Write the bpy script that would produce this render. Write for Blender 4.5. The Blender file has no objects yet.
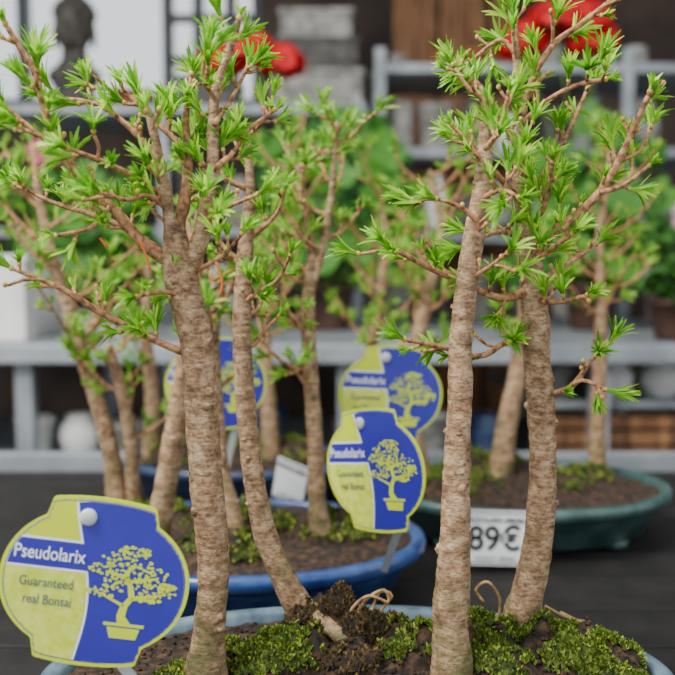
import bpy, math, random
from mathutils import Vector, Matrix, noise
random.seed(7)
R=random
FP=900.0; PIT=math.atan(67.5/900); CZ=1.2
SP,CP=math.sin(PIT),math.cos(PIT)
def P(x,y,d):
    u=(x-337.5)/FP; v=(337.5-y)/FP
    k=d/(CP+v*SP)
    return Vector((u*k,d,CZ+(-SP+v*CP)*k))
def S(r,g,b):
    f=lambda c:(c/255/12.92 if c/255<=.04045 else ((c/255+.055)/1.055)**2.4)
    return (f(r),f(g),f(b),1)
scene=bpy.context.scene
# ---------------------------------------------------------------- materials
def mat(name,c1,c2=None,scale=20,rough=.7,bump=0,stretch=(1,1,1),metal=0,detail=5,sub=0,lo=.35,hi=.65,c3=None,island=0,trans=0,coat=0,bscale=None):
    m=bpy.data.materials.new(name); m.use_nodes=True
    nt=m.node_tree; N=nt.nodes; L=nt.links
    b=N['Principled BSDF']; out=N['Material Output']
    b.inputs['Roughness'].default_value=rough; b.inputs['Metallic'].default_value=metal
    if coat: b.inputs['Coat Weight'].default_value=coat
    c2=c2 or c1
    tc=N.new('ShaderNodeNewGeometry'); mp=N.new('ShaderNodeMapping'); mp.inputs['Scale'].default_value=stretch
    L.new(tc.outputs['Position'],mp.inputs['Vector'])
    nz=N.new('ShaderNodeTexNoise'); nz.inputs['Scale'].default_value=scale; nz.inputs['Detail'].default_value=detail
    L.new(mp.outputs['Vector'],nz.inputs['Vector'])
    rp=N.new('ShaderNodeValToRGB'); rp.color_ramp.elements[0].position=lo; rp.color_ramp.elements[1].position=hi
    rp.color_ramp.elements[0].color=c1; rp.color_ramp.elements[1].color=c2
    if c3:
        e=rp.color_ramp.elements.new((lo+hi)/2); e.color=c3
    if island:
        L.new(tc.outputs['Random Per Island'],rp.inputs['Fac'])
        rp.color_ramp.elements[0].position=0; rp.color_ramp.elements[-1].position=1
    else: L.new(nz.outputs['Fac'],rp.inputs['Fac'])
    L.new(rp.outputs['Color'],b.inputs['Base Color'])
    if bump:
        bp=N.new('ShaderNodeBump'); bp.inputs['Strength'].default_value=bump; bp.inputs['Distance'].default_value=.002
        nb=N.new('ShaderNodeTexNoise'); nb.inputs['Scale'].default_value=bscale or scale*2; nb.inputs['Detail'].default_value=6
        L.new(mp.outputs['Vector'],nb.inputs['Vector'])
        L.new(nb.outputs['Fac'],bp.inputs['Height']); L.new(bp.outputs['Normal'],b.inputs['Normal'])
    if trans:
        tr=N.new('ShaderNodeBsdfTranslucent'); mx=N.new('ShaderNodeMixShader'); mx.inputs[0].default_value=trans
        L.new(rp.outputs['Color'],tr.inputs['Color']); L.new(b.outputs[0],mx.inputs[1]); L.new(tr.outputs[0],mx.inputs[2]); L.new(mx.outputs[0],out.inputs['Surface'])
    return m
def bark_mat(name,ca,cb,cc,zs):
    m=bpy.data.materials.new(name); m.use_nodes=True
    nt=m.node_tree; N=nt.nodes; L=nt.links; b=N['Principled BSDF']; b.inputs['Roughness'].default_value=.75
    g=N.new('ShaderNodeNewGeometry')
    def nz(scale,st=(1,1,1),det=6):
        mp=N.new('ShaderNodeMapping'); mp.inputs['Scale'].default_value=st; L.new(g.outputs['Position'],mp.inputs['Vector'])
        n=N.new('ShaderNodeTexNoise'); n.inputs['Scale'].default_value=scale; n.inputs['Detail'].default_value=det; n.inputs['Roughness'].default_value=.65
        L.new(mp.outputs['Vector'],n.inputs['Vector']); return n
    n1=nz(105,(1,1,1.1)); n2=nz(300,(.8,.8,1.7)); n3=nz(35); n4=nz(75,(.4,.4,3.2),4)
    mx=N.new('ShaderNodeMix'); mx.data_type='FLOAT'; mx.inputs[0].default_value=.36
    L.new(n1.outputs['Fac'],mx.inputs[2]); L.new(n4.outputs['Fac'],mx.inputs[3])
    r1=N.new('ShaderNodeValToRGB'); e=r1.color_ramp.elements; e[0].position=.37; e[0].color=ca; e[1].position=.62; e[1].color=cc
    x=e.new(.49); x.color=cb
    L.new(mx.outputs[0],r1.inputs['Fac'])
    r2=N.new('ShaderNodeValToRGB'); r2.color_ramp.elements[0].position=.38; r2.color_ramp.elements[0].color=(.24,.19,.15,1); r2.color_ramp.elements[1].position=.52; r2.color_ramp.elements[1].color=(1,1,1,1)
    L.new(n2.outputs['Fac'],r2.inputs['Fac'])
    m1=N.new('ShaderNodeMix'); m1.data_type='RGBA'; m1.blend_type='MULTIPLY'; m1.inputs[0].default_value=.66
    L.new(r1.outputs[0],m1.inputs[6]); L.new(r2.outputs[0],m1.inputs[7])
    sx=N.new('ShaderNodeSeparateXYZ'); L.new(g.outputs['Position'],sx.inputs[0])
    mr=N.new('ShaderNodeMapRange'); mr.inputs[1].default_value=zs; mr.inputs[2].default_value=zs+.11; mr.inputs[3].default_value=.9; mr.inputs[4].default_value=0
    L.new(sx.outputs['Z'],mr.inputs[0])
    r3=N.new('ShaderNodeMath'); r3.operation='MULTIPLY'
    r4=N.new('ShaderNodeMapRange'); r4.inputs[1].default_value=.42; r4.inputs[2].default_value=.58; L.new(n3.outputs['Fac'],r4.inputs[0])
    L.new(mr.outputs[0],r3.inputs[0]); L.new(r4.outputs[0],r3.inputs[1])
    m2=N.new('ShaderNodeMix'); m2.data_type='RGBA'; L.new(r3.outputs[0],m2.inputs[0]); L.new(m1.outputs[2],m2.inputs[6]); m2.inputs[7].default_value=S(78,84,36)
    L.new(m2.outputs[2],b.inputs['Base Color'])
    bp=N.new('ShaderNodeBump'); bp.inputs['Strength'].default_value=.9; bp.inputs['Distance'].default_value=.0012
    ad=N.new('ShaderNodeMath'); ad.operation='ADD'; L.new(mx.outputs[0],ad.inputs[0]); L.new(n2.outputs['Fac'],ad.inputs[1])
    L.new(ad.outputs[0],bp.inputs['Height']); L.new(bp.outputs['Normal'],b.inputs['Normal'])
    return m
M={}
M['bark']=bark_mat('bark',S(98,72,50),S(158,124,90),S(202,172,136),.90)
M['twig']=mat('twig_bark',S(112,72,46),S(200,148,104),220,.75,.4)
M['needle']=mat('needle_green',S(74,148,14),S(214,242,96),rough=.5,island=1,trans=.45,c3=S(138,206,38))
M['needle2']=mat('needle_green_rear',S(86,150,34),S(200,232,100),rough=.5,island=1,trans=.4,c3=S(138,196,60))
M['bud']=mat('bud',S(166,116,60),S(200,182,84),200)
M['soil']=mat('soil',S(20,14,9),S(76,54,36),120,.95,1,c3=S(44,31,20))
M['mossbase']=mat('moss_base',S(34,42,12),S(84,94,28),110,.95,1,c3=S(54,64,18))
M['moss']=mat('moss',S(46,68,14),S(168,180,58),rough=.8,island=1,trans=.25,c3=S(88,116,28))
M['brownmoss']=mat('dry_moss',S(58,44,24),S(138,112,64),rough=.9,island=1,trans=.2,c3=S(86,72,36))
M['straw']=mat('dry_root',S(130,94,54),S(196,160,104),150,.8)
M['orange']=mat('orange_wire',S(220,105,35),rough=.5)
M['potgrey']=mat('glaze_greyblue',S(58,82,100),S(108,132,146),60,.35,.2,coat=.3,lo=.3,hi=.7)
M['potblue']=mat('glaze_blue',S(22,50,108),S(58,92,152),30,.3,.2,coat=.4)
M['potgreen']=mat('glaze_teal',S(36,64,62),S(68,98,94),30,.3,.2,coat=.3)
M['potdark']=mat('glaze_navy',S(26,40,70),S(52,70,104),30,.3,.2,coat=.3)
M['lime']=mat('label_lime',S(208,224,24),S(198,216,30),30,.4)
M['blue']=mat('label_blue',S(38,36,152),S(44,42,160),30,.35)
M['white']=mat('label_white',S(240,242,244),rough=.4)
M['ltext']=mat('label_text',S(40,62,110),rough=.5)
M['plastic']=mat('stake_plastic',S(190,196,196),rough=.35)
M['black']=mat('print_black',S(12,12,15),rough=.5)
M['bench']=mat('bench_black',S(7,6,6),S(26,23,21),25,.7,.5)
M['alu']=mat('aluminium',S(128,134,140),S(162,168,172),8,.45,metal=.2)
M['steel']=mat('galvanised_steel',S(130,136,142),S(168,174,178),10,.45,metal=.1)
M['floor']=mat('floor_concrete',S(32,30,28),S(56,52,49),6,.8,.3)
M['wall']=mat('wall_dark',S(46,38,33),S(80,66,56),3,.8,.3)
M['stone']=mat('stone_grey',S(112,110,108),S(172,168,160),30,.85,.6)
M['dstone']=mat('stone_dark',S(52,52,52),S(102,98,94),30,.8,.6)
M['statue']=mat('statue_stone',S(44,42,40),S(96,90,82),40,.7,.5)
M['wood']=mat('plank_wood',S(92,60,38),S(160,114,76),12,.75,.3,stretch=(5,5,.5))
M['terra']=mat('terracotta',S(150,82,50),S(178,106,70),20,.8)
M['ceram']=mat('white_ceramic',S(220,220,216),S(236,236,232),10,.35,coat=.3)
M['red']=mat('geranium_red',S(185,4,18),S(250,24,40),rough=.6,island=1,trans=.3)
M['pink']=mat('geranium_pink',S(220,80,130),S(240,130,165),rough=.55,island=1,trans=.2)
M['leaf']=mat('geranium_leaf',S(30,92,26),S(98,166,56),rough=.5,island=1,trans=.3)
M['shrub']=mat('shrub_leaf',S(24,66,24),S(76,130,48),rough=.4,island=1,trans=.2)
M['stem']=mat('green_stem',S(70,100,45),S(100,130,60),60,.6)
M['pinkbox']=mat('pink_carton',S(215,165,172),S(236,206,210),14,.7)
M['plasticpot']=mat('nursery_pot',S(60,38,30),S(80,52,40),20,.5)
M['frame']=mat('window_frame',S(60,66,72),rough=.5)
M['lime2']=mat('label_lime_pattern',S(196,212,44),S(218,228,98),160,.4)
# ---------------------------------------------------------------- helpers
GM={}
def group(name,loc=(0,0,0),M4=None):
    e=bpy.data.objects.new(name,None); scene.collection.objects.link(e); e.empty_display_size=.05
    m=M4 if M4 else Matrix.Translation(Vector(loc)); e.matrix_world=m; GM[e]=m.copy(); return e
class MB:
    def __init__(s): s.v=[]; s.f=[]; s.m=[]
    def add(s,vs,fs,mi=0):
        o=len(s.v); s.v+= [tuple(x) for x in vs]
        for f in fs: s.f.append(tuple(i+o for i in f)); s.m.append(mi)
    def box(s,a,b,mi=0):
        x0,y0,z0=a; x1,y1,z1=b
        s.add([(x0,y0,z0),(x1,y0,z0),(x1,y1,z0),(x0,y1,z0),(x0,y0,z1),(x1,y0,z1),(x1,y1,z1),(x0,y1,z1)],
              [(0,3,2,1),(4,5,6,7),(0,1,5,4),(1,2,6,5),(2,3,7,6),(3,0,4,7)],mi)
    def lathe(s,c,prof,seg=32,mi=0,ax=1,ay=1,add=False):
        vs=[];n=len(prof)
        for r,z in prof:
            for i in range(seg):
                t=2*math.pi*i/seg
                if add: vs.append((c[0]+(ax+r)*math.cos(t),c[1]+(ay+r)*math.sin(t),c[2]+z))
                else: vs.append((c[0]+r*ax*math.cos(t),c[1]+r*ay*math.sin(t),c[2]+z))
        fs=[(k*seg+i,k*seg+(i+1)%seg,(k+1)*seg+(i+1)%seg,(k+1)*seg+i) for k in range(n-1) for i in range(seg)]
        fs.append(tuple(range(seg-1,-1,-1))); fs.append(tuple((n-1)*seg+i for i in range(seg)))
        s.add(vs,fs,mi)
    def ell(s,c,r,mi=0,nu=12,nv=8,jit=0):
        vs=[];fs=[]
        for j in range(nv+1):
            ph=math.pi*j/nv
            for i in range(nu):
                t=2*math.pi*i/nu
                p=Vector((math.sin(ph)*math.cos(t),math.sin(ph)*math.sin(t),math.cos(ph)))
                k=1+(jit*noise.noise(p*2.3+Vector(c)*40) if jit else 0)
                vs.append((c[0]+p.x*r[0]*k,c[1]+p.y*r[1]*k,c[2]+p.z*r[2]*k))
        for j in range(nv):
            for i in range(nu): fs.append((j*nu+i,(j+1)*nu+i,(j+1)*nu+(i+1)%nu,j*nu+(i+1)%nu))
        s.add(vs,fs,mi)
    def tube(s,pts,rads,seg=10,step=.004,jit=.0,mi=0,rings=0):
        q,rr=resample(pts,rads,step); n=len(q)
        if n<2: return q,rr
        t=(q[1]-q[0]).normalized(); nrm=t.orthogonal().normalized(); vs=[]
        ph=R.random()*50
        for i in range(n):
            t2=(q[min(i+1,n-1)]-q[max(i-1,0)])
            t2=t2.normalized() if t2.length>1e-9 else t
            nrm=(nrm-t2*nrm.dot(t2)); nrm=nrm.normalized() if nrm.length>1e-6 else t2.orthogonal().normalized()
            bi=t2.cross(nrm); r=rr[i]
            if rings: r*=1+rings*max(0,noise.noise(Vector((i*step*55,ph,0))))*1.4+rings*.35*noise.noise(Vector((i*step*260,ph,3)))
            for k in range(seg):
                a=2*math.pi*k/seg; d=nrm*math.cos(a)+bi*math.sin(a)
                kk=r
                if jit: kk=r*(1+jit*noise.noise((q[i]+d*r)*90)+jit*.6*noise.noise((q[i]+d*r)*260))
                vs.append(q[i]+d*kk)
        fs=[(i*seg+k,i*seg+(k+1)%seg,(i+1)*seg+(k+1)%seg,(i+1)*seg+k) for i in range(n-1) for k in range(seg)]
        fs.append(tuple(range(seg-1,-1,-1))); fs.append(tuple((n-1)*seg+i for i in range(seg)))
        s.add(vs,fs,mi); return q,rr
    def build(s,name,mats,parent=None,smooth=True,bevel=0,local=False):
        me=bpy.data.meshes.new(name); me.from_pydata(s.v,[],s.f)
        for m in mats: me.materials.append(M[m])
        me.polygons.foreach_set('material_index',s.m)
        if smooth: me.polygons.foreach_set('use_smooth',[True]*len(s.f))
        me.update(); o=bpy.data.objects.new(name,me); scene.collection.objects.link(o)
        if bevel:
            b=o.modifiers.new('bevel','BEVEL'); b.width=bevel; b.segments=2
        if parent:
            o.parent=parent
            if not local: o.matrix_parent_inverse=GM[parent].inverted()
        return o
def resample(pts,rads,step):
    q=[];rr=[];n=len(pts)
    for i in range(n-1):
        p0=pts[max(i-1,0)];p1=pts[i];p2=pts[i+1];p3=pts[min(i+2,n-1)]
        k=max(1,int((p2-p1).length/step))
        for j in range(k):
            t=j/k
            q.append(.5*((2*p1)+(p2-p0)*t+(2*p0-5*p1+4*p2-p3)*t*t+(3*p1-p0-3*p2+p3)*t**3))
            rr.append(rads[i]*(1-t)+rads[i+1]*t)
    q.append(pts[-1].copy()); rr.append(rads[-1]); return q,rr
def rv(): 
    while True:
        v=Vector((R.uniform(-1,1),R.uniform(-1,1),R.uniform(-1,1)))
        if .05<v.length<1: return v.normalized()
UP=Vector((0,0,1))
def tuft(mb,p,ax,L,n=20,w=.0024,mi=0):
    ax=ax.normalized(); e1=ax.orthogonal().normalized(); e2=ax.cross(e1)
    op=R.uniform(30,62)
    for i in range(n):
        a=R.random()*2*math.pi; sp=math.radians(op*math.sqrt(R.random()))
        rad=e1*math.cos(a)+e2*math.sin(a)
        d0=(ax*math.cos(sp*.35)+rad*math.sin(sp*.35)); d1=(ax*math.cos(sp)+rad*math.sin(sp))
        l=L*R.uniform(.65,1.1); s=(d1.cross(ax)); s=s.normalized() if s.length>1e-4 else e1
        s=(s+rv()*.4).normalized()*w*.5*R.uniform(.8,1.15)
        b=p+rad*.0007
        a1=b+d0*l*.38; a2=a1+d1*l*.36; a3=a2+(d1+rad*.25-UP*.12).normalized()*l*.26
        t=s*.3
        mb.add([b-s*.45,b+s*.45,a1+s,a1-s,a2+s*.95,a2-s*.95,a3+t,a3-t],[(0,1,2,3),(3,2,4,5),(5,4,6,7)],mi)
def spur(tw,fo,p,dr,l,r,q,bare=.2,lod=1):
    e=p+dr*l; mid=p+dr*l*.5+rv()*l*.08
    tw.tube([p,mid,e],[r,r*.85,r*1.05],seg=6,step=.003,jit=.15,mi=1)
    tw.ell(e,(r*1.35,r*1.35,r*1.6),2,6,5)
    if R.random()>=bare:
        k=R.choice((.5,.7,.9,1,1.1))
        tuft(fo,e,(dr+UP*.25).normalized(),q*k,int(R.uniform(20,31)*lod*(.6+.4*k)),(.0024 if lod==1 else .0028)*(.7+.3*k))
def branch(tw,fo,pts,r0,r1,q=.0235,dens=.017,sub=.028,subl=(.008,.024),bare=.26,lod=1,mi=1,skip=.18):
    rads=[r0+(r1-r0)*i/(len(pts)-1) for i in range(len(pts))]
    pp,rr=tw.tube(pts,rads,seg=8,step=.004,jit=.14,mi=mi,rings=.25)
    acc=R.random()*dens; ac2=R.random()*sub; n=len(pp)
    for i in range(1,n):
        l=(pp[i]-pp[i-1]).length; acc+=l; ac2+=l
        if i/n<skip: continue
        t=(pp[i]-pp[i-1]).normalized()
        if acc>dens:
            acc=-R.random()*dens*.5; o=rv(); o=(o-t*o.dot(t)).normalized()
            spur(tw,fo,pp[i],(o+t*.5+UP*.45).normalized(),R.uniform(.003,.008)+rr[i],.0013,q,bare,lod)
        if ac2>sub:
            ac2=-R.random()*sub*.6; o=rv(); o=(o-t*o.dot(t)).normalized()
            d=(o+t*.7+UP*.35).normalized(); L=R.uniform(*subl); e=pp[i]+d*L
            m_=pp[i]+d*L*.5+rv()*L*.12
            tw.tube([pp[i],m_,e],[max(.0012,rr[i]*.5),.0013,.0012],seg=6,step=.004,jit=.15,mi=1)
            spur(tw,fo,e,(d+UP*.2).normalized(),.003,.0013,q,bare*.6,lod)
            if R.random()<.4: 
                o=rv(); spur(tw,fo,m_,(o+UP*.5).normalized(),.005,.0012,q,bare,lod)
    spur(tw,fo,pp[-1],(pp[-1]-pp[-2]).normalized(),.003,max(r1,.0013),q,.0,lod)
def pxl(l,d0,d1=None,wob=0):
    d1=d0 if d1 is None else d1; n=len(l)
    return [P(x,y,d0+(d1-d0)*i/max(1,n-1)) for i,(x,y) in enumerate(l)]
def trunk(tw,l,d0,d1,seg=20,jit=.07,knots=9):
    pts=pxl([(a,b) for a,b,_ in l],d0,d1); rd=[w/2*.91*d0/FP for *_,w in l]
    b=pts[0]; 
    pts=[b-UP*.02]+pts; rd=[rd[0]*1.22]+rd; rd[1]*=1.1
    q,rr=tw.tube(pts,rd,seg=seg,step=.003,jit=jit,mi=0,rings=.08)
    for i in range(knots):
        k=int(len(q)*R.uniform(.15,.9)); a=R.uniform(math.pi*.9,math.pi*2.1); d=Vector((math.cos(a),math.sin(a),0)); r=rr[k]
        s=r*R.uniform(.28,.42); tw.ell(q[k]+d*(r-s*.45),(s,s,s*R.uniform(.6,1.1)),0,10,8,.3)
    return pts,rd
def auto_canopy(tw,fo,l,d0,d1,n,llo,lhi,q,frm=.45,lod=.6,dens=.018,r=.002,bare=.3,horiz=.5):
    pts=pxl([(a,b) for a,b,_ in l],d0,d1); rd=[w/2*d0/FP for *_,w in l]
    pp,rr=resample(pts,rd,.004); N=len(pp)
    for i in range(n):
        k=int(N*(frm+(1-frm)*(i+R.random())/n)); k=min(k,N-2); a=R.random()*2*math.pi
        d=Vector((math.cos(a),math.sin(a)*.7,R.uniform(.2,1.1)*(1-horiz)+.2)).normalized()
        L=R.uniform(llo,lhi)*(1.1-.4*k/N)
        p=pp[k]; p1=p+d*L*.35+rv()*L*.07; p2=p+d*L*.7+UP*L*.12+rv()*L*.08; p3=p+d*L+UP*L*.3
        branch(tw,fo,[p,p1,p2,p3],min(rr[k]*.6,r*1.3),.0013,q,dens,.03,(.01,.024),bare,lod)
def oval_pot(g,c,a,b,h,m):
    mb=MB()
    prof=[(-.05,-h+.008),(-.034,-h+.008),(-.03,-h*.85),(-.016,-h*.45),(-.007,-.024),(-.005,-.017),(.002,-.0165),(.006,-.013),(.007,-.006),(.005,-.001),(.001,.001),(-.006,.0005),(-.009,-.003),(-.011,-.012),(-.018,-h*.5),(-.04,-h+.016)]
    mb.lathe(c,prof,96,0,a,b,add=True)
    for sx in(-1,1):
        for sy in(-1,1):
            x=c[0]+sx*a*.55;y=c[1]+sy*b*.5
            mb.lathe((x,y,c[2]-h+.0005),[(.012,0),(.018,.002),(.02,.012)],16,0)
    mb.build('ceramic_pot',[m],g)
def soil(g,c,a,b,mound,drop=.008,mat_='soil',patches=()):
    a-=.010;b-=.010
    def H(x,y):
        u=(x-c[0])/a;v=(y-c[1])/b; r2=u*u+v*v
        z=c[2]-drop+mound*max(0,1-r2)**.7+.004*noise.noise(Vector((x*40,y*40,1)))+.0026*noise.noise(Vector((x*150,y*150,2)))+.001*noise.noise(Vector((x*400,y*400,2)))
        for px_,py_,pr,ph in patches:
            dd=((x-px_)**2+(y-py_)**2)/(pr*pr)
            if dd<1: z+=ph*(1-dd)**.6*(1+.5*noise.noise(Vector((x*90,y*90,5))))
        return z
    mb=MB(); nr,nt=46,150; vs=[]
    for j in range(nr+1):
        for i in range(nt):
            t=2*math.pi*i/nt; r=max(j/nr,.001); x=c[0]+a*r*math.cos(t);y=c[1]+b*r*math.sin(t); vs.append((x,y,H(x,y)))
    fs=[(j*nt+i,(j+1)*nt+i,(j+1)*nt+(i+1)%nt,j*nt+(i+1)%nt) for j in range(nr) for i in range(nt)]
    mb.add(vs,fs); mb.build('soil',[mat_],g)
    return H
def in_ell(c,a,b,x,y): return ((x-c[0])/a)**2+((y-c[1])/b)**2<.97
def mosscov(x,y): return noise.noise(Vector((x*38,y*38,9)))+.5*noise.noise(Vector((x*110,y*110,4)))
def moss_patch(ba,bl,H,c,a,b,px_,py_,pr,dens,bs,th=-.12,mi=0):
    n=30; idx={}; vs=[]; fs=[]
    bump=lambda x,y:.0018+.0045*max(0,mosscov(x,y)-th)**.5+.0012*noise.noise(Vector((x*250,y*250,0)))
    for i in range(n):
        for j in range(n):
            x=px_-pr+2*pr*i/(n-1); y=py_-pr+2*pr*j/(n-1)
            if math.hypot(x-px_,y-py_)<pr and in_ell(c,a,b,x,y) and mosscov(x,y)>th:
                idx[i,j]=len(vs); vs.append((x,y,H(x,y)+bump(x,y)))
    for i in range(n-1):
        for j in range(n-1):
            k=[(i,j),(i+1,j),(i+1,j+1),(i,j+1)]
            if all(t in idx for t in k): fs.append(tuple(idx[t] for t in k))
    if fs: ba.add(vs,fs,mi)
    for i in range(int(dens*(pr/.03)**2)):
        aa=R.random()*6.283; r_=pr*math.sqrt(R.random()); x=px_+r_*math.cos(aa); y=py_+r_*math.sin(aa)
        if not in_ell(c,a,b,x,y) or mosscov(x,y)<th: continue
        p=Vector((x,y,H(x,y)+bump(x,y)-.001)); d=(UP+rv()*.85).normalized(); s=rv()*.0008*bs; l=R.uniform(.0018,.0042)*bs
        bl.add([p-s,p+s,p+d*l*.6+s*1.2,p+d*l*.6-s*1.2,p+d*l],[(0,1,2,3),(3,2,4)],mi)
# ---------------------------------------------------------------- FRONT BONSAI
RZ=CZ-.297
g=group('potted_golden_larch_bonsai',(.0145,.65,RZ-.07))
c0=(.0145,.65,RZ); A0,B0=.229,.128
oval_pot(g,c0,A0,B0,.07,'potgrey')
def gp(x,y,z=RZ+.004):
    v=(337.5-y)/FP; k=(z-CZ)/(-SP+v*CP); return ((x-337.5)/FP*k,(CP+v*SP)*k)
pt=[]
for (x,y,r,h) in [(288,655,.032,.020),(322,626,.032,.028),(262,668,.022,.008),(408,652,.026,.016),(390,634,.024,.014),(485,645,.026,.018),(500,662,.03,.014),(565,652,.034,.014),(604,655,.036,.014),(348,658,.028,.014),(448,646,.028,.014),(528,636,.028,.016),(175,672,.020,.008),(225,655,.024,.010),(350,636,.026,.018),(625,668,.026,.008)]:
    a_,b_=gp(x,y); pt.append((a_,b_,r,h))
H0=soil(g,c0,A0,B0,.008,.008,patches=pt)
ba=MB(); bl=MB()
for i,(px_,py_,pr,ph) in enumerate(pt):
    dry=i in(1,4,9,14); moss_patch(ba,bl,H0,c0,A0-.012,B0-.012,px_,py_,pr,2300 if not dry else 1500,1.2,-.13 if not dry else -.10,1 if dry else 0)
ba.build('moss_mat',['mossbase','soil'],g); bl.build('moss_fronds',['moss','brownmoss'],g,False)
gr=MB()
for i in range(1600):
    t=R.random()*6.283; r=math.sqrt(R.random())*.95; x=c0[0]+(A0-.012)*r*math.cos(t); y=c0[1]+(B0-.012)*r*math.sin(t); k=R.uniform(.0008,.0028)
    gr.ell((x,y,H0(x,y)+k*.3),(k,k*R.uniform(.6,1.2),k*.7),0,5,4)
gr.build('soil_grit',['soil'],g)
tw=MB(); fo=MB()
dA,dE,dF,dC=.635,.64,.705,.735
TA=[(206,668,44),(209,630,35),(213,590,34),(213,550,36),(208,500,37),(204,450,36),(201,400,37),(198,350,37),(189,310,36),(180,275,38),(176,245,29),(174,222,19)]
trunk(tw,TA,dA,dA+.0)
def br(l,d,off,r0,r1,**k): 
    branch(tw,fo,pxl(l,d,d+off),r0*d/FP,r1*d/FP,**k)
a=dA
br([(186,275),(203,228),(212,175),(213,125),(216,88),(228,55),(238,22)],a,.01,9,2.6,sub=.022,mi=0)
br([(178,262),(170,222),(165,185),(158,150),(148,115)],a,-.02,8,2.4,sub=.022,mi=0)
br([(176,240),(186,190),(188,150),(186,118),(191,78)],a,.02,6.5,2.2)
br([(170,262),(142,242),(112,208),(85,183),(62,152),(45,112),(34,72),(8,28)],a,-.03,6,2.3,sub=.026,dens=.014,bare=.15)
br([(160,250),(125,228),(90,214),(52,202),(18,186)],a,.03,3.5,1.8,dens=.014)
br([(192,356),(150,338),(100,312),(60,288),(16,270)],a,-.03,3.8,2,dens=.014,sub=.030,bare=.15)
br([(168,200),(135,178),(104,162),(72,150)],a,-.04,3.5,1.8)
br([(66,158),(40,136),(8,108)],a-.02,.0,2.6,1.8)
br([(160,160),(128,126),(96,104),(55,98)],a,.01,3.5,1.8)
br([(213,170),(234,152),(246,132),(272,112)],a,.02,3,1.8)
br([(205,222),(226,208),(254,196)],a,-.03,3,1.8)
br([(214,125),(232,98),(246,70)],a,.03,2.6,1.8)
br([(216,100),(203,78),(208,48)],a,-.02,2.6,1.8)
br([(187,150),(152,118),(126,94),(96,88)],a,.04,3,1.8)
br([(192,300),(165,292),(140,296)],a,-.03,2.6,1.8)
br([(198,270),(222,256),(240,236)],a,-.03,2.6,1.8)
br([(110,207),(90,228),(60,235)],a-.015,-.02,2.6,1.8)
br([(172,215),(150,196),(128,200),(104,194)],a,-.05,2.8,1.8,dens=.014)
TE=[(452,658,42),(450,620,39),(453,580,37),(455,540,36),(456,490,31),(458,440,28),(460,390,27),(461,340,26),(466,290,25),(473,240,24),(480,200,21),(484,165,18),(487,112,12)]
trunk(tw,TE,dE,dE+.02)
e=dE+.015
br([(470,255),(478,225),(458,206),(440,200)],e,-.02,3.4,1.8)
br([(484,165),(470,145),(455,128)],e,.0,3,1.8)
br([(487,115),(482,98),(470,90),(455,68)],e+.01,.0,3.4,1.8)
br([(485,150),(500,128),(508,96)],e,-.02,3,1.8)
br([(480,200),(500,190),(516,196)],e,-.03,3,1.8)
br([(468,280),(488,268),(505,255)],e,-.03,2.6,1.8)
TF=[(519,628,40),(528,590,36),(536,555,34),(541,510,32),(543,460,30),(541,410,30),(537,360,30),(534,310,31),(533,278,28),(528,240,20),(520,200,15)]
trunk(tw,TF,dF,dF)
f=dF
br([(524,220),(519,190),(520,150),(522,110),(517,62),(514,24)],f,.0,7,3.5,mi=0,dens=.014,sub=.022)
br([(521,112),(535,74),(556,42),(580,25),(606,4)],f,-.02,3.8,2)
br([(533,268),(550,236),(575,216),(600,192),(618,162),(634,128),(648,96)],f,-.03,6,2.2,sub=.022)
br([(531,290),(500,298),(462,282),(425,266),(390,246)],f,-.06,4.6,2,dens=.012,bare=.12)
br([(535,335),(505,343),(480,356),(445,348),(408,340)],f,-.06,3.6,2,dens=.020,sub=.05,bare=.15)
br([(545,396),(572,386),(590,362),(606,346)],f,-.03,3.2,1.8,dens=.03,sub=.07)
br([(568,388),(582,380),(602,388)],f-.015,-.01,2.2,1.8,dens=.03,sub=.07)
br([(538,282),(562,268),(594,246)],f,.03,3.8,1.8,sub=.022)
br([(522,205),(495,172),(470,148)],f,-.02,3.8,1.8)
br([(520,150),(498,112),(480,86),(458,66)],f,.02,3.8,1.8)
br([(522,205),(545,172),(566,138),(586,92)],f,.03,3.8,1.8,sub=.022)
br([(600,192),(622,186),(646,168)],f-.02,.0,2.6,1.8)
br([(521,125),(546,102),(574,86),(602,80)],f,-.03,3,1.8)
br([(534,300),(560,302),(584,296)],f,-.04,3.4,1.8)
br([(526,235),(545,205),(552,165)],f,-.04,3.4,1.8,sub=.018)
br([(528,245),(505,232),(480,238)],f,-.04,3.4,1.8)
br([(530,262),(548,252),(570,236)],f,-.05,2.8,1.8,dens=.014)
br([(516,55),(500,40),(470,62)],f,.01,2.6,1.8)
br([(618,162),(640,150),(650,130)],f-.02,.0,2.4,1.8)
TC=[(312,628,42),(296,602,32),(276,562,27),(263,525,25),(254,480,24),(248,430,23),(244,380,22),(242,330,21),(243,290,20),(246,240,17),(250,185,11),(246,130,7)]
trunk(tw,TC,dC-.01,dC+.02)
auto_canopy(tw,fo,TC,dC,dC+.02,9,.035,.075,.02,frm=.55,lod=.8,bare=.5)
q=[Vector((*gp(x,y,RZ+.016),0)) for x,y in [(304,606),(325,624),(348,636),(376,646)]]
q=[Vector((v.x,v.y,H0(v.x,v.y)-.001-.003*i)) for i,v in enumerate(q)]
tw.tube(q,[.009,.007,.005,.002],seg=10,step=.003,jit=.3,mi=0)
tw.build('trunks_and_branches',['bark','twig','bud'],g)
fo.build('needle_tufts',['needle'],g,False)
st=MB()
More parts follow.
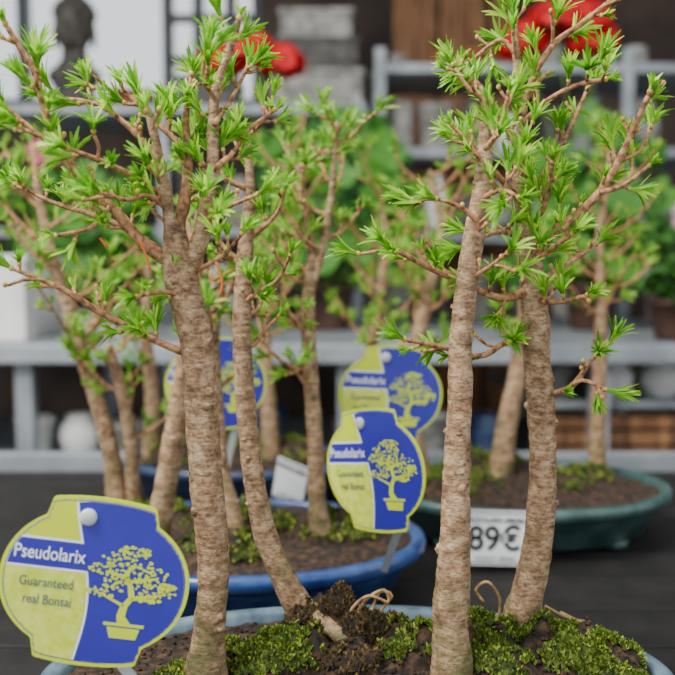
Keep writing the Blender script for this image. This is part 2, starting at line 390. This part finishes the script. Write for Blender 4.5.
for l in ([(345,640),(350,612),(368,596),(388,602),(384,590),(366,600),(352,625),(362,645)],[(372,640),(380,612),(392,596),(380,592),(371,612)],[(340,636),(348,618),(362,612),(376,622),(372,642)],[(498,622),(500,600),(488,582),(476,590),(484,602)],[(560,612),(580,622),(602,634)],[(545,606),(568,618),(590,622)]):
    d=.70 if l[0][0]<450 else .735
    st.tube([P(x,y,d+R.uniform(-.004,.004)) for x,y in l],[.0013]*len(l),seg=6,step=.003)
st.build('dry_root_loops',['straw'],g)
ow=MB()
for l in ([(140,240),(146,256),(150,270)],[(216,262),(222,280),(220,296)],[(100,238),(108,248)]):
    ow.tube([P(x,y,dA-.02) for x,y in l],[.0009]*len(l),seg=5,step=.003)
ow.build('orange_ties',['orange'],g)
# ---------------------------------------------------------------- REAR BONSAIS
def rear(c,a,b,pm,trees,h=.07):
    g=group('potted_golden_larch_bonsai',(c[0],c[1],c[2]-h)); oval_pot(g,c,a,b,h,pm)
    pts=[(c[0]+R.uniform(-.75,.75)*a,c[1]+R.uniform(-.6,.6)*b,.04,.014) for _ in range(9)]
    H=soil(g,c,a,b,.014,patches=pts)
    ba=MB(); bl=MB()
    for px_,py_,pr,ph in pts: moss_patch(ba,bl,H,c,a-.012,b-.012,px_,py_,pr,500,1.6,.08)
    ba.build('moss_mat',['mossbase'],g); bl.build('moss_fronds',['moss'],g,False)
    tw=MB();fo=MB()
    for l,d0,d1,n,lo,hi,frm in trees:
        trunk(tw,l,d0,d1,seg=12,jit=.06,knots=4)
        auto_canopy(tw,fo,l,d0,d1,n,lo,hi,.025,frm=frm,lod=.8)
    tw.build('trunks_and_branches',['bark','twig','bud'],g); fo.build('needle_tufts',['needle2'],g,False)
rear((-.112,1.0,RZ),.205,.15,'potblue',[
 ([(322,543,26),(317,500,20),(315,440,18),(311,380,17),(308,310,16),(312,255,11),(304,205,8),(298,165,6)],.965,.95,10,.04,.08,.38),
 ([(308,300,10),(322,250,9),(332,190,7),(337,122,4)],.955,.95,7,.03,.07,.2),
 ([(240,556,22),(232,510,18),(222,470,17),(216,400,16),(214,330,14),(225,270,9)],.93,.95,6,.04,.08,.5),
 ([(156,548,28),(163,500,25),(172,450,24),(180,400,23),(188,345,21),(196,280,14),(200,200,8)],.93,.90,6,.04,.08,.5),
 ([(118,508,24),(112,460,20),(100,410,18),(84,360,17),(66,300,15),(48,240,11),(36,180,8)],1.09,1.09,14,.05,.12,.4),
 ([(134,512,16),(130,440,14),(120,385,13),(108,345,9)],1.09,1.05,5,.03,.07,.4),
 ])
rear(((242-337.5)/900*1.42,1.42,RZ),.185,.115,'potdark',[
 ([(272,468,20),(268,400,17),(264,330,15),(268,270,10),(280,200,7),(290,150,5)],1.38,1.38,12,.05,.13,.35),
 ([(346,470,18),(352,420,17),(366,370,15),(380,300,12),(385,240,8),(380,190,5)],1.38,1.38,12,.05,.12,.4),
 ([(150,466,18),(152,400,16),(146,330,13),(150,260,8)],1.40,1.40,8,.05,.12,.4),
 ])
rear(((520-337.5)/900*1.245/.985,1.245,RZ),.20,.152,'potgreen',[
 ([(422,486,22),(416,440,19),(412,390,18),(420,330,16),(432,280,13),(440,230,8),(430,170,5)],1.25,1.25,16,.05,.12,.4),
 ([(500,478,26),(506,430,23),(516,380,20),(524,320,16),(530,250,10)],1.27,1.27,6,.04,.08,.5),
 ([(597,470,19),(598,420,16),(600,350,15),(601,290,13),(600,230,9),(612,150,5)],1.30,1.30,14,.05,.12,.45),
 ])
# ---------------------------------------------------------------- LABELS
def outline(s,n=120):
    def yy(x):
        ax=abs(x)
        e=.80*max(0,1-ax**2.25)**(1/2.05)
        t=.875+.05*(1-(ax/.54)**2) if ax<.54 else (.875-(ax-.54)*4)
        return max(e,t) if ax<.7 else e
    xs=[-math.cos(math.pi*i/n) for i in range(n+1)]
    return [(x*s,yy(x)*s) for x in xs]
def stripe(mb,s,xlo,xhi,z,mi,ylo=None,yhi=None):
    n=120; o=outline(s,n); rows=70
    ymax=.925*s
    def xr(y):
        best=0
        for i in range(n):
            if o[i+1][0]<=0: 
                if (o[i][1]-abs(y))*(o[i+1][1]-abs(y))<=0 and abs(y)<=max(o[i][1],o[i+1][1]):
                    best=max(best,-o[i][0])
        return best
    y0=-ymax*.996 if ylo is None else ylo; y1=ymax*.996 if yhi is None else yhi
    vs=[];fs=[]
    for j in range(rows+1):
        y=y0+(y1-y0)*j/rows; X=xr(y)
        l=max(-X,xlo(y)) if xlo else -X; r=min(X,xhi(y)) if xhi else X
        if l>r: l=r=(l+r)/2
        vs+=[(l,y,z),(r,y,z)]
    for j in range(rows): fs.append((2*j,2*j+1,2*j+3,2*j+2))
    mb.add(vs,fs,mi)
def text(body,size,loc,mat_,parent,bold=0,name='text',W=0):
    cu=bpy.data.curves.new(name,'FONT'); cu.body=body; cu.size=size; cu.align_x='CENTER'; cu.align_y='CENTER'; cu.offset=bold; cu.extrude=.00005
    o=bpy.data.objects.new(name,cu); scene.collection.objects.link(o)
    me=bpy.data.meshes.new_from_object(o.evaluated_get(bpy.context.evaluated_depsgraph_get()))
    bpy.data.objects.remove(o); me.materials.clear(); me.materials.append(M[mat_])
    if W:
        xs=[v.co.x for v in me.vertices]; k=W/(max(xs)-min(xs))
        for v in me.vertices: v.co.x*=k
    o=bpy.data.objects.new(name,me); scene.collection.objects.link(o); o.parent=parent; o.location=loc; return o
def label(c,yaw,roll,hw,stake_bottom,tilt=0,seed=1,sx=.36):
    rs=random.Random(seed)
    m4=Matrix.Translation(c)@Matrix.Rotation(math.radians(yaw),4,'Z')@Matrix.Rotation(math.radians(90+tilt),4,'X')@Matrix.Rotation(math.radians(roll),4,'Z')
    g=group('plant_label',M4=m4)
    mb=MB(); o=outline(hw); ring=o+[(x,-y) for x,y in reversed(o[1:-1])]
    n=len(ring)
    th=.0007
    vs=[(x,y,th) for x,y in ring]+[(x,y,-th) for x,y in ring]
    fs=[tuple(range(n-1,-1,-1)),tuple(range(n,2*n))]+[(i,(i+1)%n,n+(i+1)%n,n+i) for i in range(n)]
    mb.add(vs,fs,0)
    e=th+.0002; s=hw*.945
    xb=lambda y:hw*(-.17+.09*math.cos(y/hw*2.6+.5)-.06*y/hw)
    stripe(mb,s*1.012,None,None,e-.0001,1)
    stripe(mb,s,None,None,e-.00005,0)
    stripe(mb,s,xb,None,e,2)
    stripe(mb,s*.998,lambda y:xb(y)+hw*.025,None,e+.00015,1)
    stripe(mb,s,None,lambda y:xb(y)+hw*.02,e+.0002,2,hw*.09,hw*.43)
    stripe(mb,s*.995,None,lambda y:xb(y)+hw*.03,e+.0003,1,hw*.115,hw*.405)
    stripe(mb,s*.995,None,lambda y:xb(y)-hw*.01,e+.0001,3,-hw*.9,hw*.09)
    mb.build('label_plate',['lime','blue','white','lime2'],g,False,local=True)
    text('Pseudolarix',hw*.205,(-hw*.505,hw*.255,e+.0006),'white',g,W=hw*.74,bold=hw*.0015,name='species_text')
    text('Guaranteed',hw*.15,(-hw*.5,-hw*.06,e+.0005),'ltext',g,name='guarantee_text',W=hw*.56)
    text('real Bonsai',hw*.15,(-hw*.47,-hw*.25,e+.0005),'ltext',g,name='bonsai_text',W=hw*.5)
    d=MB(); z=e+.0005
    def poly(pts,zz=z,mi=0): d.add([(x*hw,y*hw,zz) for x,y in pts],[tuple(range(len(pts)))],mi)
    cx=sx
    poly([(cx-.13,-.58),(cx+.15,-.58),(cx+.18,-.46),(cx-.17,-.46)])
    poly([(cx-.21,-.445),(cx+.22,-.445),(cx+.22,-.41),(cx-.21,-.41)])
    tr=[(cx+.0,-.41,.07),(cx-.04,-.33,.045),(cx-.02,-.22,.04),(cx+.05,-.12,.035),(cx+.02,0,.03),(cx-.04,.12,.025),(cx,.22,.02)]
    for i in range(len(tr)-1):
        x0,y0,w0=tr[i];x1,y1,w1=tr[i+1]; poly([(x0-w0,y0),(x0+w0,y0),(x1+w1,y1),(x1-w1,y1)])
    for (x0,y0,x1,y1) in [(cx-.02,-.22,cx-.3,-.1),(cx+.04,-.14,cx+.38,-.05),(cx,.08,cx-.26,.14),(cx,.05,cx+.3,.12)]:
        poly([(x0,y0-.02),(x1,y1-.01),(x1,y1+.01),(x0,y0+.02)])
    for (x,y,w,h) in [(cx-.24,-.07,.20,.07),(cx+.30,-.02,.22,.07),(cx-.02,.06,.26,.06),(cx-.22,.17,.22,.07),(cx+.20,.16,.26,.08),(cx-.04,.29,.28,.08),(cx+.02,.39,.18,.05),(cx+.40,.04,.10,.04),(cx+.22,-.12,.14,.04)]:
        for k in range(46):
            a=rs.random()*6.283;r=math.sqrt(rs.random()); X=x+w*r*math.cos(a);Y=y+h*r*math.sin(a); q=rs.uniform(.012,.022)
            poly([(X+q*math.cos(t*1.0472),Y+q*.8*math.sin(t*1.0472)) for t in range(6)],z+.000004*k)
    d.build('bonsai_emblem',['lime'],g,False,local=True)
    k=MB(); k.lathe((-hw*.16,hw*.70,th),[(.0056,0),(.0056,.002),(.004,.0032)],20); 
    k.build('peg',['plastic'],g,local=True)
    st=MB(); top=m4@Vector((hw*.30,-hw*.2,-.0016)); bot=Vector(stake_bottom)
    low=m4@Vector((hw*.36,-hw*.84,-.0016))
    ax=m4.to_3x3()@Vector((1,0,0)); ax=Vector((ax.x,ax.y,0)).normalized()*.0042; th2=ax.cross(UP).normalized()*.0008
    pp=[top,low,bot]; vs=[]
    for q in pp: vs+=[q-ax-th2,q+ax-th2,q+ax+th2,q-ax+th2]
    fs=[(4*i+j,4*i+(j+1)%4,4*i+4+(j+1)%4,4*i+4+j) for i in range(2) for j in range(4)]+[(3,2,1,0),(8,9,10,11)]
    st.add(vs,fs); st.build('stake',['plastic'],g,False)
    return g
label(P(95,582,.57),6,-9,.0605,P(150,700,.585),seed=1)
label(P(374,470,.82),-46,9,.0625,Vector((P(384,560,.88).x,.88,RZ-.004)),seed=2)
label(P(391,395,1.0),12,-4,.060,Vector((P(405,520,1.02).x,1.02,RZ-.004)),seed=3)
label(P(216,384,1.06),10,2,.060,Vector((P(214,500,1.08).x,1.08,RZ-.004)),seed=4)
# ---------------------------------------------------------------- PRICE TAGS
def price(c,yaw,roll,w,h,tilt=0,full=True):
    m4=Matrix.Translation(c)@Matrix.Rotation(math.radians(yaw),4,'Z')@Matrix.Rotation(math.radians(90+tilt),4,'X')@Matrix.Rotation(math.radians(roll),4,'Z')
    g=group('price_tag',M4=m4); mb=MB(); mb.box((-w/2,-h/2,-.0006),(w/2,h/2,.0006)); mb.build('card',['white'],g,False,local=True)
    b=MB()
    b.box((-w*.47,h*.44,.0007),(w*.47,h*.465,.0009)); b.box((-w*.47,-h*.465,.0007),(w*.47,-h*.44,.0009)); b.build('card_border',['black'],g,False,local=True)
    text('PSEUDOLARIX AMABILIS',h*.15,(0,h*.32,.001),'black',g,name='name_text',W=w*.94,bold=.0002)
    if full: text('89€',h*.62,(-w*.02,-h*.03,.001),'black',g,name='price_text',W=w*.76,bold=.0009)
    text('4 025471 089007',h*.1,(0,-h*.38,.001),'black',g,name='code_text',W=w*.6)
price(P(496,538,1.072),2,-2,.084,.066,-6)
price(P(290,482,1.16),-35,-12,.05,.055,0,False)
# ---------------------------------------------------------------- BENCH
TZ=RZ-.07
g=group('display_bench',(0,1.0,0)); mb=MB()
for i in range(14):
    y=.28+i*.096; mb.box((-1.5,y,TZ-.02),(1.5,y+.092,TZ))
mb.build('slats',['bench'],g,False,.002)
mb=MB(); mb.box((-1.5,1.63,TZ-.07),(1.5,1.66,TZ+.030)); mb.box((-1.5,.25,TZ-.07),(1.5,.279,TZ-.001))
for x in(-1.45,-.02,1.41):
    for y in (.3,1.58): mb.box((x,y,0),(x+.04,y+.04,TZ-.02))
mb.build('frame',['alu'],g,False,.002)
# ---------------------------------------------------------------- ROOM
mb=MB(); mb.box((-5,-2,-.05),(5,6,0)); mb.build('floor',['floor'],None,False)
wy=4.9
def wx(px): return (px-337.5)/FP*wy
mb=MB()
zb=2.08; zt=3.1
mb.box((-5,wy,0),(5,wy+.12,zb)); mb.box((-5,wy,zt),(5,wy+.12,3.4)); mb.box((-5,wy,zb),(-2.6,wy+.12,zt)); mb.box((wx(262),wy,zb),(5,wy+.12,zt))
mb.build('wall_back',['wall'],None,False)
mb=MB(); mb.box((-5,2.5,3.4),(5,wy+.12,3.5)); mb.build('added_shade_ceiling',['wall'],None,False)  # unseen slab over the rear area only, added to darken the background
mb=MB(); mb.box((-5.1,1.5,0),(-5,wy+.12,3.4)); mb.build('added_shade_wall_left',['wall'],None,False)  # out-of-view blocker, added to cut world light from the left
mb=MB(); mb.box((5,1.5,0),(5.1,wy+.12,3.4)); mb.build('added_shade_wall_right',['wall'],None,False)  # matching unseen blocker on the right, added to keep the back dark
g=group('window_1',(wx(100),wy,zb)); mb=MB()
mb.box((-2.6,wy-.03,zb-.02),(wx(262),wy+.14,zb+.03)); mb.box((-2.6,wy-.01,zt-.04),(wx(262),wy+.1,zt))
for px in(-60,24,166,196,228,254): mb.box((wx(px),wy-.01,zb),(wx(px)+.05,wy+.1,zt))
for zz in(2.3,2.52,2.7): mb.box((wx(166),wy,zz),(wx(256),wy+.06,zz+.04))
mb.build('frame',['frame'],g,False,.004)
# ---------------------------------------------------------------- BACK TABLE
g=group('display_table',(0,2.7,0)); T2=1.018
mb=MB(); mb.box((-1.9,2.2,T2-.048),(1.9,3.2,T2)); mb.box((-1.9,2.3,.66),(1.9,3.1,.69))
for x in(-1.85,-.81,.0,.64,1.8):
    for y in(2.24,3.12): mb.box((x,y,0),(x+.045,y+.045,T2-.048))
mb.box((.5,2.32,.84),(1.8,3.0,.86))
mb.build('table_frame',['alu'],g,False,.004)
def shelf(name,x0,x1,y0,y1,zs,ztop,ups):
    g=group(name,((x0+x1)/2,(y0+y1)/2,0)); mb=MB()
    for z in zs: mb.box((x0,y0,z-.035),(x1,y1,z))
    for x in ups:
        for y in(y0-.01,y1-.03): mb.box((x,y,0),(x+.04,y+.04,ztop))
    mb.build('frame_and_shelves',['steel'],g,False,.003)
Y3=3.4
def sx3(px,d=Y3): return (px-337.5)/FP*d
ZR=[.5,1.0,1.34,1.655,1.965]
shelf('metal_shelving_unit',sx3(374),1.9,Y3,Y3+.45,ZR,2.02,[sx3(374),sx3(618),1.85])
ZL=[.5,1.0,1.36,1.815]
shelf('metal_shelving_unit',-1.95,sx3(366),Y3,Y3+.45,ZL,1.83,[-1.95,sx3(160),sx3(352)])
def vessel(name,x,y,z,r,h,m,kind=0):
    z+=.001
    mb=MB()
    if kind==0: prof=[(.7,0),(.75,.03),(.95,.85),(1.05,.87),(1.05,1),(.95,1),(.85,.85),(.65,.1)]
    elif kind==1: prof=[(.5,0),(.8,.15),(1,.45),(.95,.7),(.6,.9),(.62,1),(.52,1),(.5,.88),(.8,.6),(.5,.1)]
    else: prof=[(.9,0),(1,.04),(1,.96),(.97,1),(.88,1),(.86,.94),(.86,.1)]
    mb.lathe((x,y,z),[(a*r,b*h) for a,b in prof],28); return mb.build(name,[m],None)
for px,r,h,m,k in[(402,.05,.19,'stone',2),(438,.07,.18,'stone',0),(476,.06,.2,'dstone',1),(512,.04,.14,'ceram',2),(560,.06,.16,'dstone',0),(592,.05,.18,'stone',2),(650,.07,.2,'stone',1)]:
    vessel('stone_vase',sx3(px),Y3+.15,ZR[3],r,h,m,k)
for px,r,h,m,k in[(406,.06,.18,'dstone',0),(440,.05,.22,'ceram',1),(470,.05,.16,'dstone',2),(505,.06,.2,'stone',2),(555,.06,.2,'ceram',1),(600,.055,.2,'stone',0),(650,.06,.2,'ceram',1)]:
    vessel('stone_vase',sx3(px),Y3+.15,ZR[2],r,h,m,k)
for px,r,h,m,k in[(400,.06,.2,'stone',1),(440,.06,.2,'dstone',2),(485,.07,.24,'stone',0),(530,.06,.2,'dstone',1),(575,.06,.22,'stone',1),(620,.06,.2,'dstone',0)]:
    vessel('stone_vase',sx3(px),Y3+.15,ZR[1],r,h,m,k)
for px,r,h,m,k in[(560,.05,.10,'stone',0),(610,.05,.12,'ceram',1),(645,.05,.1,'stone',2),(480,.05,.09,'terra',0),(445,.05,.08,'terra',0),(400,.04,.07,'stone',0)]:
    vessel('flower_pot',sx3(px),Y3+.2,ZR[4],r,h,m,k)
for px,r,h,m,k in[(95,.05,.18,'stone',1),(130,.06,.2,'dstone',0),(185,.06,.22,'dstone',2),(235,.06,.2,'stone',1),(285,.07,.24,'dstone',0),(332,.05,.24,'stone',2)]:
    vessel('stone_vase',sx3(px),Y3+.15,ZL[2],r,h,m,k)
for px,r,h,m,k in[(60,.07,.22,'stone',1),(110,.07,.24,'dstone',0),(165,.06,.22,'stone',2),(215,.06,.22,'ceram',1),(270,.07,.26,'dstone',0),(325,.06,.24,'stone',2)]:
    vessel('stone_vase',sx3(px),Y3+.15,ZL[1],r,h,m,k)
vessel('flower_pot',sx3(128),Y3+.15,ZL[3],.085,.07,'terra',0)
def planter(name,x0,x1,y0,y1,z,h,m,t=.02):
    z+=.001
    mb=MB(); mb.box((x0,y0,z),(x1,y1,z+t)); mb.box((x0,y0,z+t),(x0+t,y1,z+h)); mb.box((x1-t,y0,z+t),(x1,y1,z+h)); mb.box((x0+t,y0,z+t),(x1-t,y0+t,z+h)); mb.box((x0+t,y1-t,z+t),(x1-t,y1,z+h))
    mb.box((x0-.008,y0-.008,z+h),(x1+.008,y0+t,z+h+.02)); mb.box((x0-.008,y1-t,z+h),(x1+.008,y1+.008,z+h+.02)); mb.box((x0-.008,y0+t,z+h),(x0+t,y1-t,z+h+.02)); mb.box((x1-t,y0+t,z+h),(x1+.008,y1-t,z+h+.02))
    return mb.build(name,[m],None,False,.004)
planter('stone_planter',sx3(272),sx3(362),Y3+.05,Y3+.35,ZL[3],.12,'stone')
planter('stone_planter',sx3(276),sx3(358),Y3+.07,Y3+.33,ZL[3]+.142,.10,'dstone')
planter('stone_planter',sx3(280),sx3(352),Y3+.09,Y3+.31,ZL[3]+.264,.09,'stone')
planter('stone_planter',sx3(176),sx3(236),Y3+.07,Y3+.33,ZL[3],.10,'dstone')
planter('white_planter',-1.17,-.80,2.3,2.6,T2,.20,'ceram')
planter('white_planter',-.72,-.55,2.35,2.55,T2,.05,'stone')
for x,r,h,m,k in[(-.82,.05,.11,'ceram',0),(-.70,.055,.12,'ceram',1),(-.57,.05,.10,'stone',0),(-.40,.07,.15,'dstone',1),(-.2,.06,.14,'potdark',0),(.06,.07,.16,'dstone',1),(.25,.06,.13,'stone',0),(.42,.06,.12,'potdark',2)]:
    vessel('ceramic_pot',x,2.42,.69,r,h,m,k)
for x,r,h,m,k in[(.57,.05,.085,'stone',0),(.73,.055,.10,'ceram',1),(.86,.055,.10,'ceram',1),(.98,.05,.08,'ceram',0)]:
    vessel('ceramic_pot',x,2.38,.86,r,h,m,k)
mb=MB()
for i in range(3): mb.box((.52,2.36,.692+i*.045),(1.3,2.40,.727+i*.045))
for x in(.56,.9,1.24): mb.box((x,2.40,.692),(x+.05,2.44,.82))
mb.build('wooden_crate',['wood'],None,False,.003)
mb=MB()
for i,(px,w,h) in enumerate([(392,.12,2.75),(415,.10,2.9),(438,.13,2.7),(463,.10,2.85),(487,.12,2.8)]):
    x=sx3(px,4.5); mb.box((x,4.5+.02*(i%2),0),(x+w,4.54+.02*(i%2),h))
mb.build('wooden_boards',['wood'],None,False,.004)
g=group('pink_carton',(1.2,2.9,T2)); mb=MB()
mb.box((1.06,2.86,T2+.001),(1.36,3.1,T2+.36)); mb.build('box_body',['pinkbox'],g,False,.004)
mb=MB(); mb.box((1.055,2.855,T2+.36),(1.365,3.105,T2+.40)); mb.box((1.14,2.852,T2+.1),(1.22,2.86,T2+.2)); mb.build('box_lid',['ceram'],g,False,.004)
# ---------------------------------------------------------------- BUDDHA BUST
K=1.5
bx,by,bz=sx3(66),Y3+.18,ZL[3]+.001
g=group('buddha_bust_statue',(bx,by,bz)); mb=MB()
def E(dx,dy,dz,rx,ry,rz,nu=12,nv=8): mb.ell((bx+dx*K,by+dy*K,bz+dz*K),(rx*K,ry*K,rz*K),0,nu,nv)
mb.lathe((bx,by,bz),[(r*K,z*K) for r,z in[(.062,0),(.062,.02),(.05,.03),(.048,.05),(.056,.06),(.056,.07)]],28)
mb.lathe((bx,by,bz),[(r*K,z*K) for r,z in[(.05,.068),(.07,.08),(.068,.10),(.046,.12),(.034,.135),(.032,.17)]],28,ax=1,ay=.75)
E(0,-.005,.215,.048,.052,.068,24,16); E(0,.008,.242,.053,.056,.05,24,16); E(0,.008,.295,.026,.026,.028,16,10)
E(0,-.056,.205,.008,.011,.02); E(0,-.050,.172,.016,.008,.005)
for s in(-1,1):
    E(s*.050,.005,.195,.007,.013,.035); E(s*.019,-.047,.22,.012,.007,.005); E(s*.019,-.049,.234,.015,.006,.004)
for i in range(90):
    t=i*2.4; ph=math.acos(1-1.0*(i+.5)/90)
    E(.053*math.sin(ph)*math.cos(t),.008+.056*math.sin(ph)*math.sin(t),.245+.05*math.cos(ph),.006,.006,.006,6,4)
mb.build('bust',['statue'],g)
# ---------------------------------------------------------------- PLANTS
def leaf_round(mb,c,nrm,r,mi=0):
    nrm=nrm.normalized(); e1=nrm.orthogonal().normalized(); e2=nrm.cross(e1); n=18; vs=[c-nrm*r*.15]
    for k,ra in((0,.55),(1,1)):
        for i in range(n):
            t=2*math.pi*i/n; q=r*ra*(1+.07*math.cos(5*t)); 
            if abs(t-math.pi)<.25: q*=.6
            vs.append(c+e1*math.cos(t)*q+e2*math.sin(t)*q+nrm*(r*.10*ra*math.cos(5*t)+r*.08*ra))
    fs=[(0,1+i,1+(i+1)%n) for i in range(n)]+[(1+i,1+n+i,1+n+(i+1)%n,1+(i+1)%n) for i in range(n)]
    mb.add(vs,fs,mi)
def geranium(x,y,z,rad,htop,flowers,fm,nl=70,lr=.04,fr=.085):
    z+=.001
    g=group('potted_geranium',(x,y,z)); mb=MB()
    mb.lathe((x,y,z),[(.055,0),(.058,.01),(.075,.12),(.08,.12),(.08,.14),(.072,.14),(.07,.125),(.05,.02)],28); mb.build('plant_pot',['plasticpot'],g)
    so=MB(); so.lathe((x,y,z+.118),[(.06,0),(.069,.005),(.03,.009)],20); so.build('potting_soil',['soil'],g)
    st=MB(); lf=MB(); fl=MB(); b=Vector((x,y,z+.12))
    for i in range(nl):
        a=R.random()*6.283; r=rad*math.sqrt(R.random()); hh=.03+(htop-.12)*R.random()*(1-.35*(r/rad)**2)
        p=Vector((x+r*math.cos(a),y+r*math.sin(a)*.8,z+.12+hh))
        m_=b.lerp(p,.5)+Vector((math.cos(a),math.sin(a),0))*r*.15
        st.tube([b+Vector((math.cos(a),math.sin(a),0))*.03,m_,p],[.004,.0028,.002],seg=6,step=.02)
        leaf_round(lf,p,UP*.7+Vector((math.cos(a),math.sin(a)-.5,0))*.9+rv()*.4,lr*R.uniform(.7,1.25))
    for f in flowers:
        f=Vector(f); st.tube([b,b.lerp(f,.5)+Vector((.01,0,.02)),f],[.004,.003,.003],seg=6,step=.02)
        for i in range(75):
            v=rv(); v.z=abs(v.z)*.9-.25; c=f+Vector((v.x*fr,v.y*fr,v.z*fr*.85+.01)); st.tube([f,c],[.001,.001],seg=4,step=.1)
            nn=(v+rv()*.4).normalized(); e1=nn.orthogonal().normalized(); e2=nn.cross(e1)
            for k in range(5):
                t=k*1.2566+i; d=e1*math.cos(t)+e2*math.sin(t); s=nn.cross(d)
                fl.add([c,c+d*.015+s*.011+nn*.003,c+d*.028+s*.007+nn*.002,c+d*.028-s*.007+nn*.002,c+d*.015-s*.011+nn*.003],[(0,1,2,3,4)])
    st.build('stems',['stem'],g); lf.build('leaves',['leaf'],g); fl.build('flowers',[fm],g,False)
gd=2.75
def gx(px): return (px-337.5)/FP*gd
def gz(py): return P(337,py,gd).z
geranium(gx(330),gd,T2,.25,.66,[(gx(226),gd,gz(64)),(gx(254),gd-.04,gz(58)),(gx(280),gd,gz(66))],'red',150,.052,.068)
geranium(gx(590),gd,T2,.24,.62,[(gx(518),gd,gz(46)),(gx(575),gd-.04,gz(28)),(gx(545),gd-.05,gz(30)),(gx(586),gd,gz(44))],'red',120,.05,.072)
geranium(gx(70),gd+.1,T2,.24,.52,[(gx(50),gd,gz(158))],'pink',110,.048,.05)
def shrub(x,y,z,rad,h,n=260):
    z+=.001
    g=group('potted_shrub',(x,y,z)); mb=MB()
    mb.lathe((x,y,z),[(.05,0),(.052,.01),(.066,.09),(.07,.09),(.07,.105),(.063,.105),(.06,.09),(.045,.02)],24); mb.build('plant_pot',['plasticpot'],g)
    st=MB(); lf=MB(); b=Vector((x,y,z+.08))
    for i in range(26):
        a=R.random()*6.283; r=rad*math.sqrt(R.random()); p=Vector((x+r*math.cos(a),y+r*math.sin(a),z+.06+h*R.uniform(.1,1)))
        m_=b.lerp(p,.5)+UP*.03; st.tube([b,m_,p],[.004,.003,.0015],seg=6,step=.02)
        for k in range(n//26):
            t=.35+.65*k/(n//26); q=b.lerp(m_,t*2) if t<.5 else m_.lerp(p,t*2-1)
            d=(rv()+UP*.3).normalized(); s=d.orthogonal().normalized(); L=R.uniform(.035,.06); w=L*.2
            lf.add([q,q+d*L*.4+s*w,q+d*L-UP*.008,q+d*L*.4-s*w],[(0,1,2,3)])
    st.build('stems',['stem'],g); lf.build('leaves',['shrub'],g,False)
shrub(.88,2.34,T2,.13,.34,780)
# ---------------------------------------------------------------- LIGHT / WORLD / CAMERA
w=bpy.data.worlds.new('World'); scene.world=w; w.use_nodes=True
nt=w.node_tree; bg=nt.nodes['Background']; bg.inputs[0].default_value=(.92,.96,1,1); bg.inputs[1].default_value=1.35
def area(name,loc,rot,size,power,col=(1,1,1)):
    l=bpy.data.lights.new(name,'AREA'); l.size=size; l.energy=power; l.color=col; o=bpy.data.objects.new(name,l); o.location=loc; o.rotation_euler=rot; scene.collection.objects.link(o)
area('skylight_lamp',(-1.1,.1,3.0),(math.radians(14),math.radians(-24),0),1.0,125,(1,.97,.91))
cam=bpy.data.cameras.new('camera'); cam.lens=36*FP/675; cam.sensor_width=36; cam.clip_start=.02
co=bpy.data.objects.new('camera',cam); co.location=(0,0,CZ); co.rotation_euler=(math.pi/2-PIT,0,0); scene.collection.objects.link(co)
cam.dof.use_dof=True; cam.dof.focus_distance=.67; cam.dof.aperture_fstop=4.7
scene.camera=co
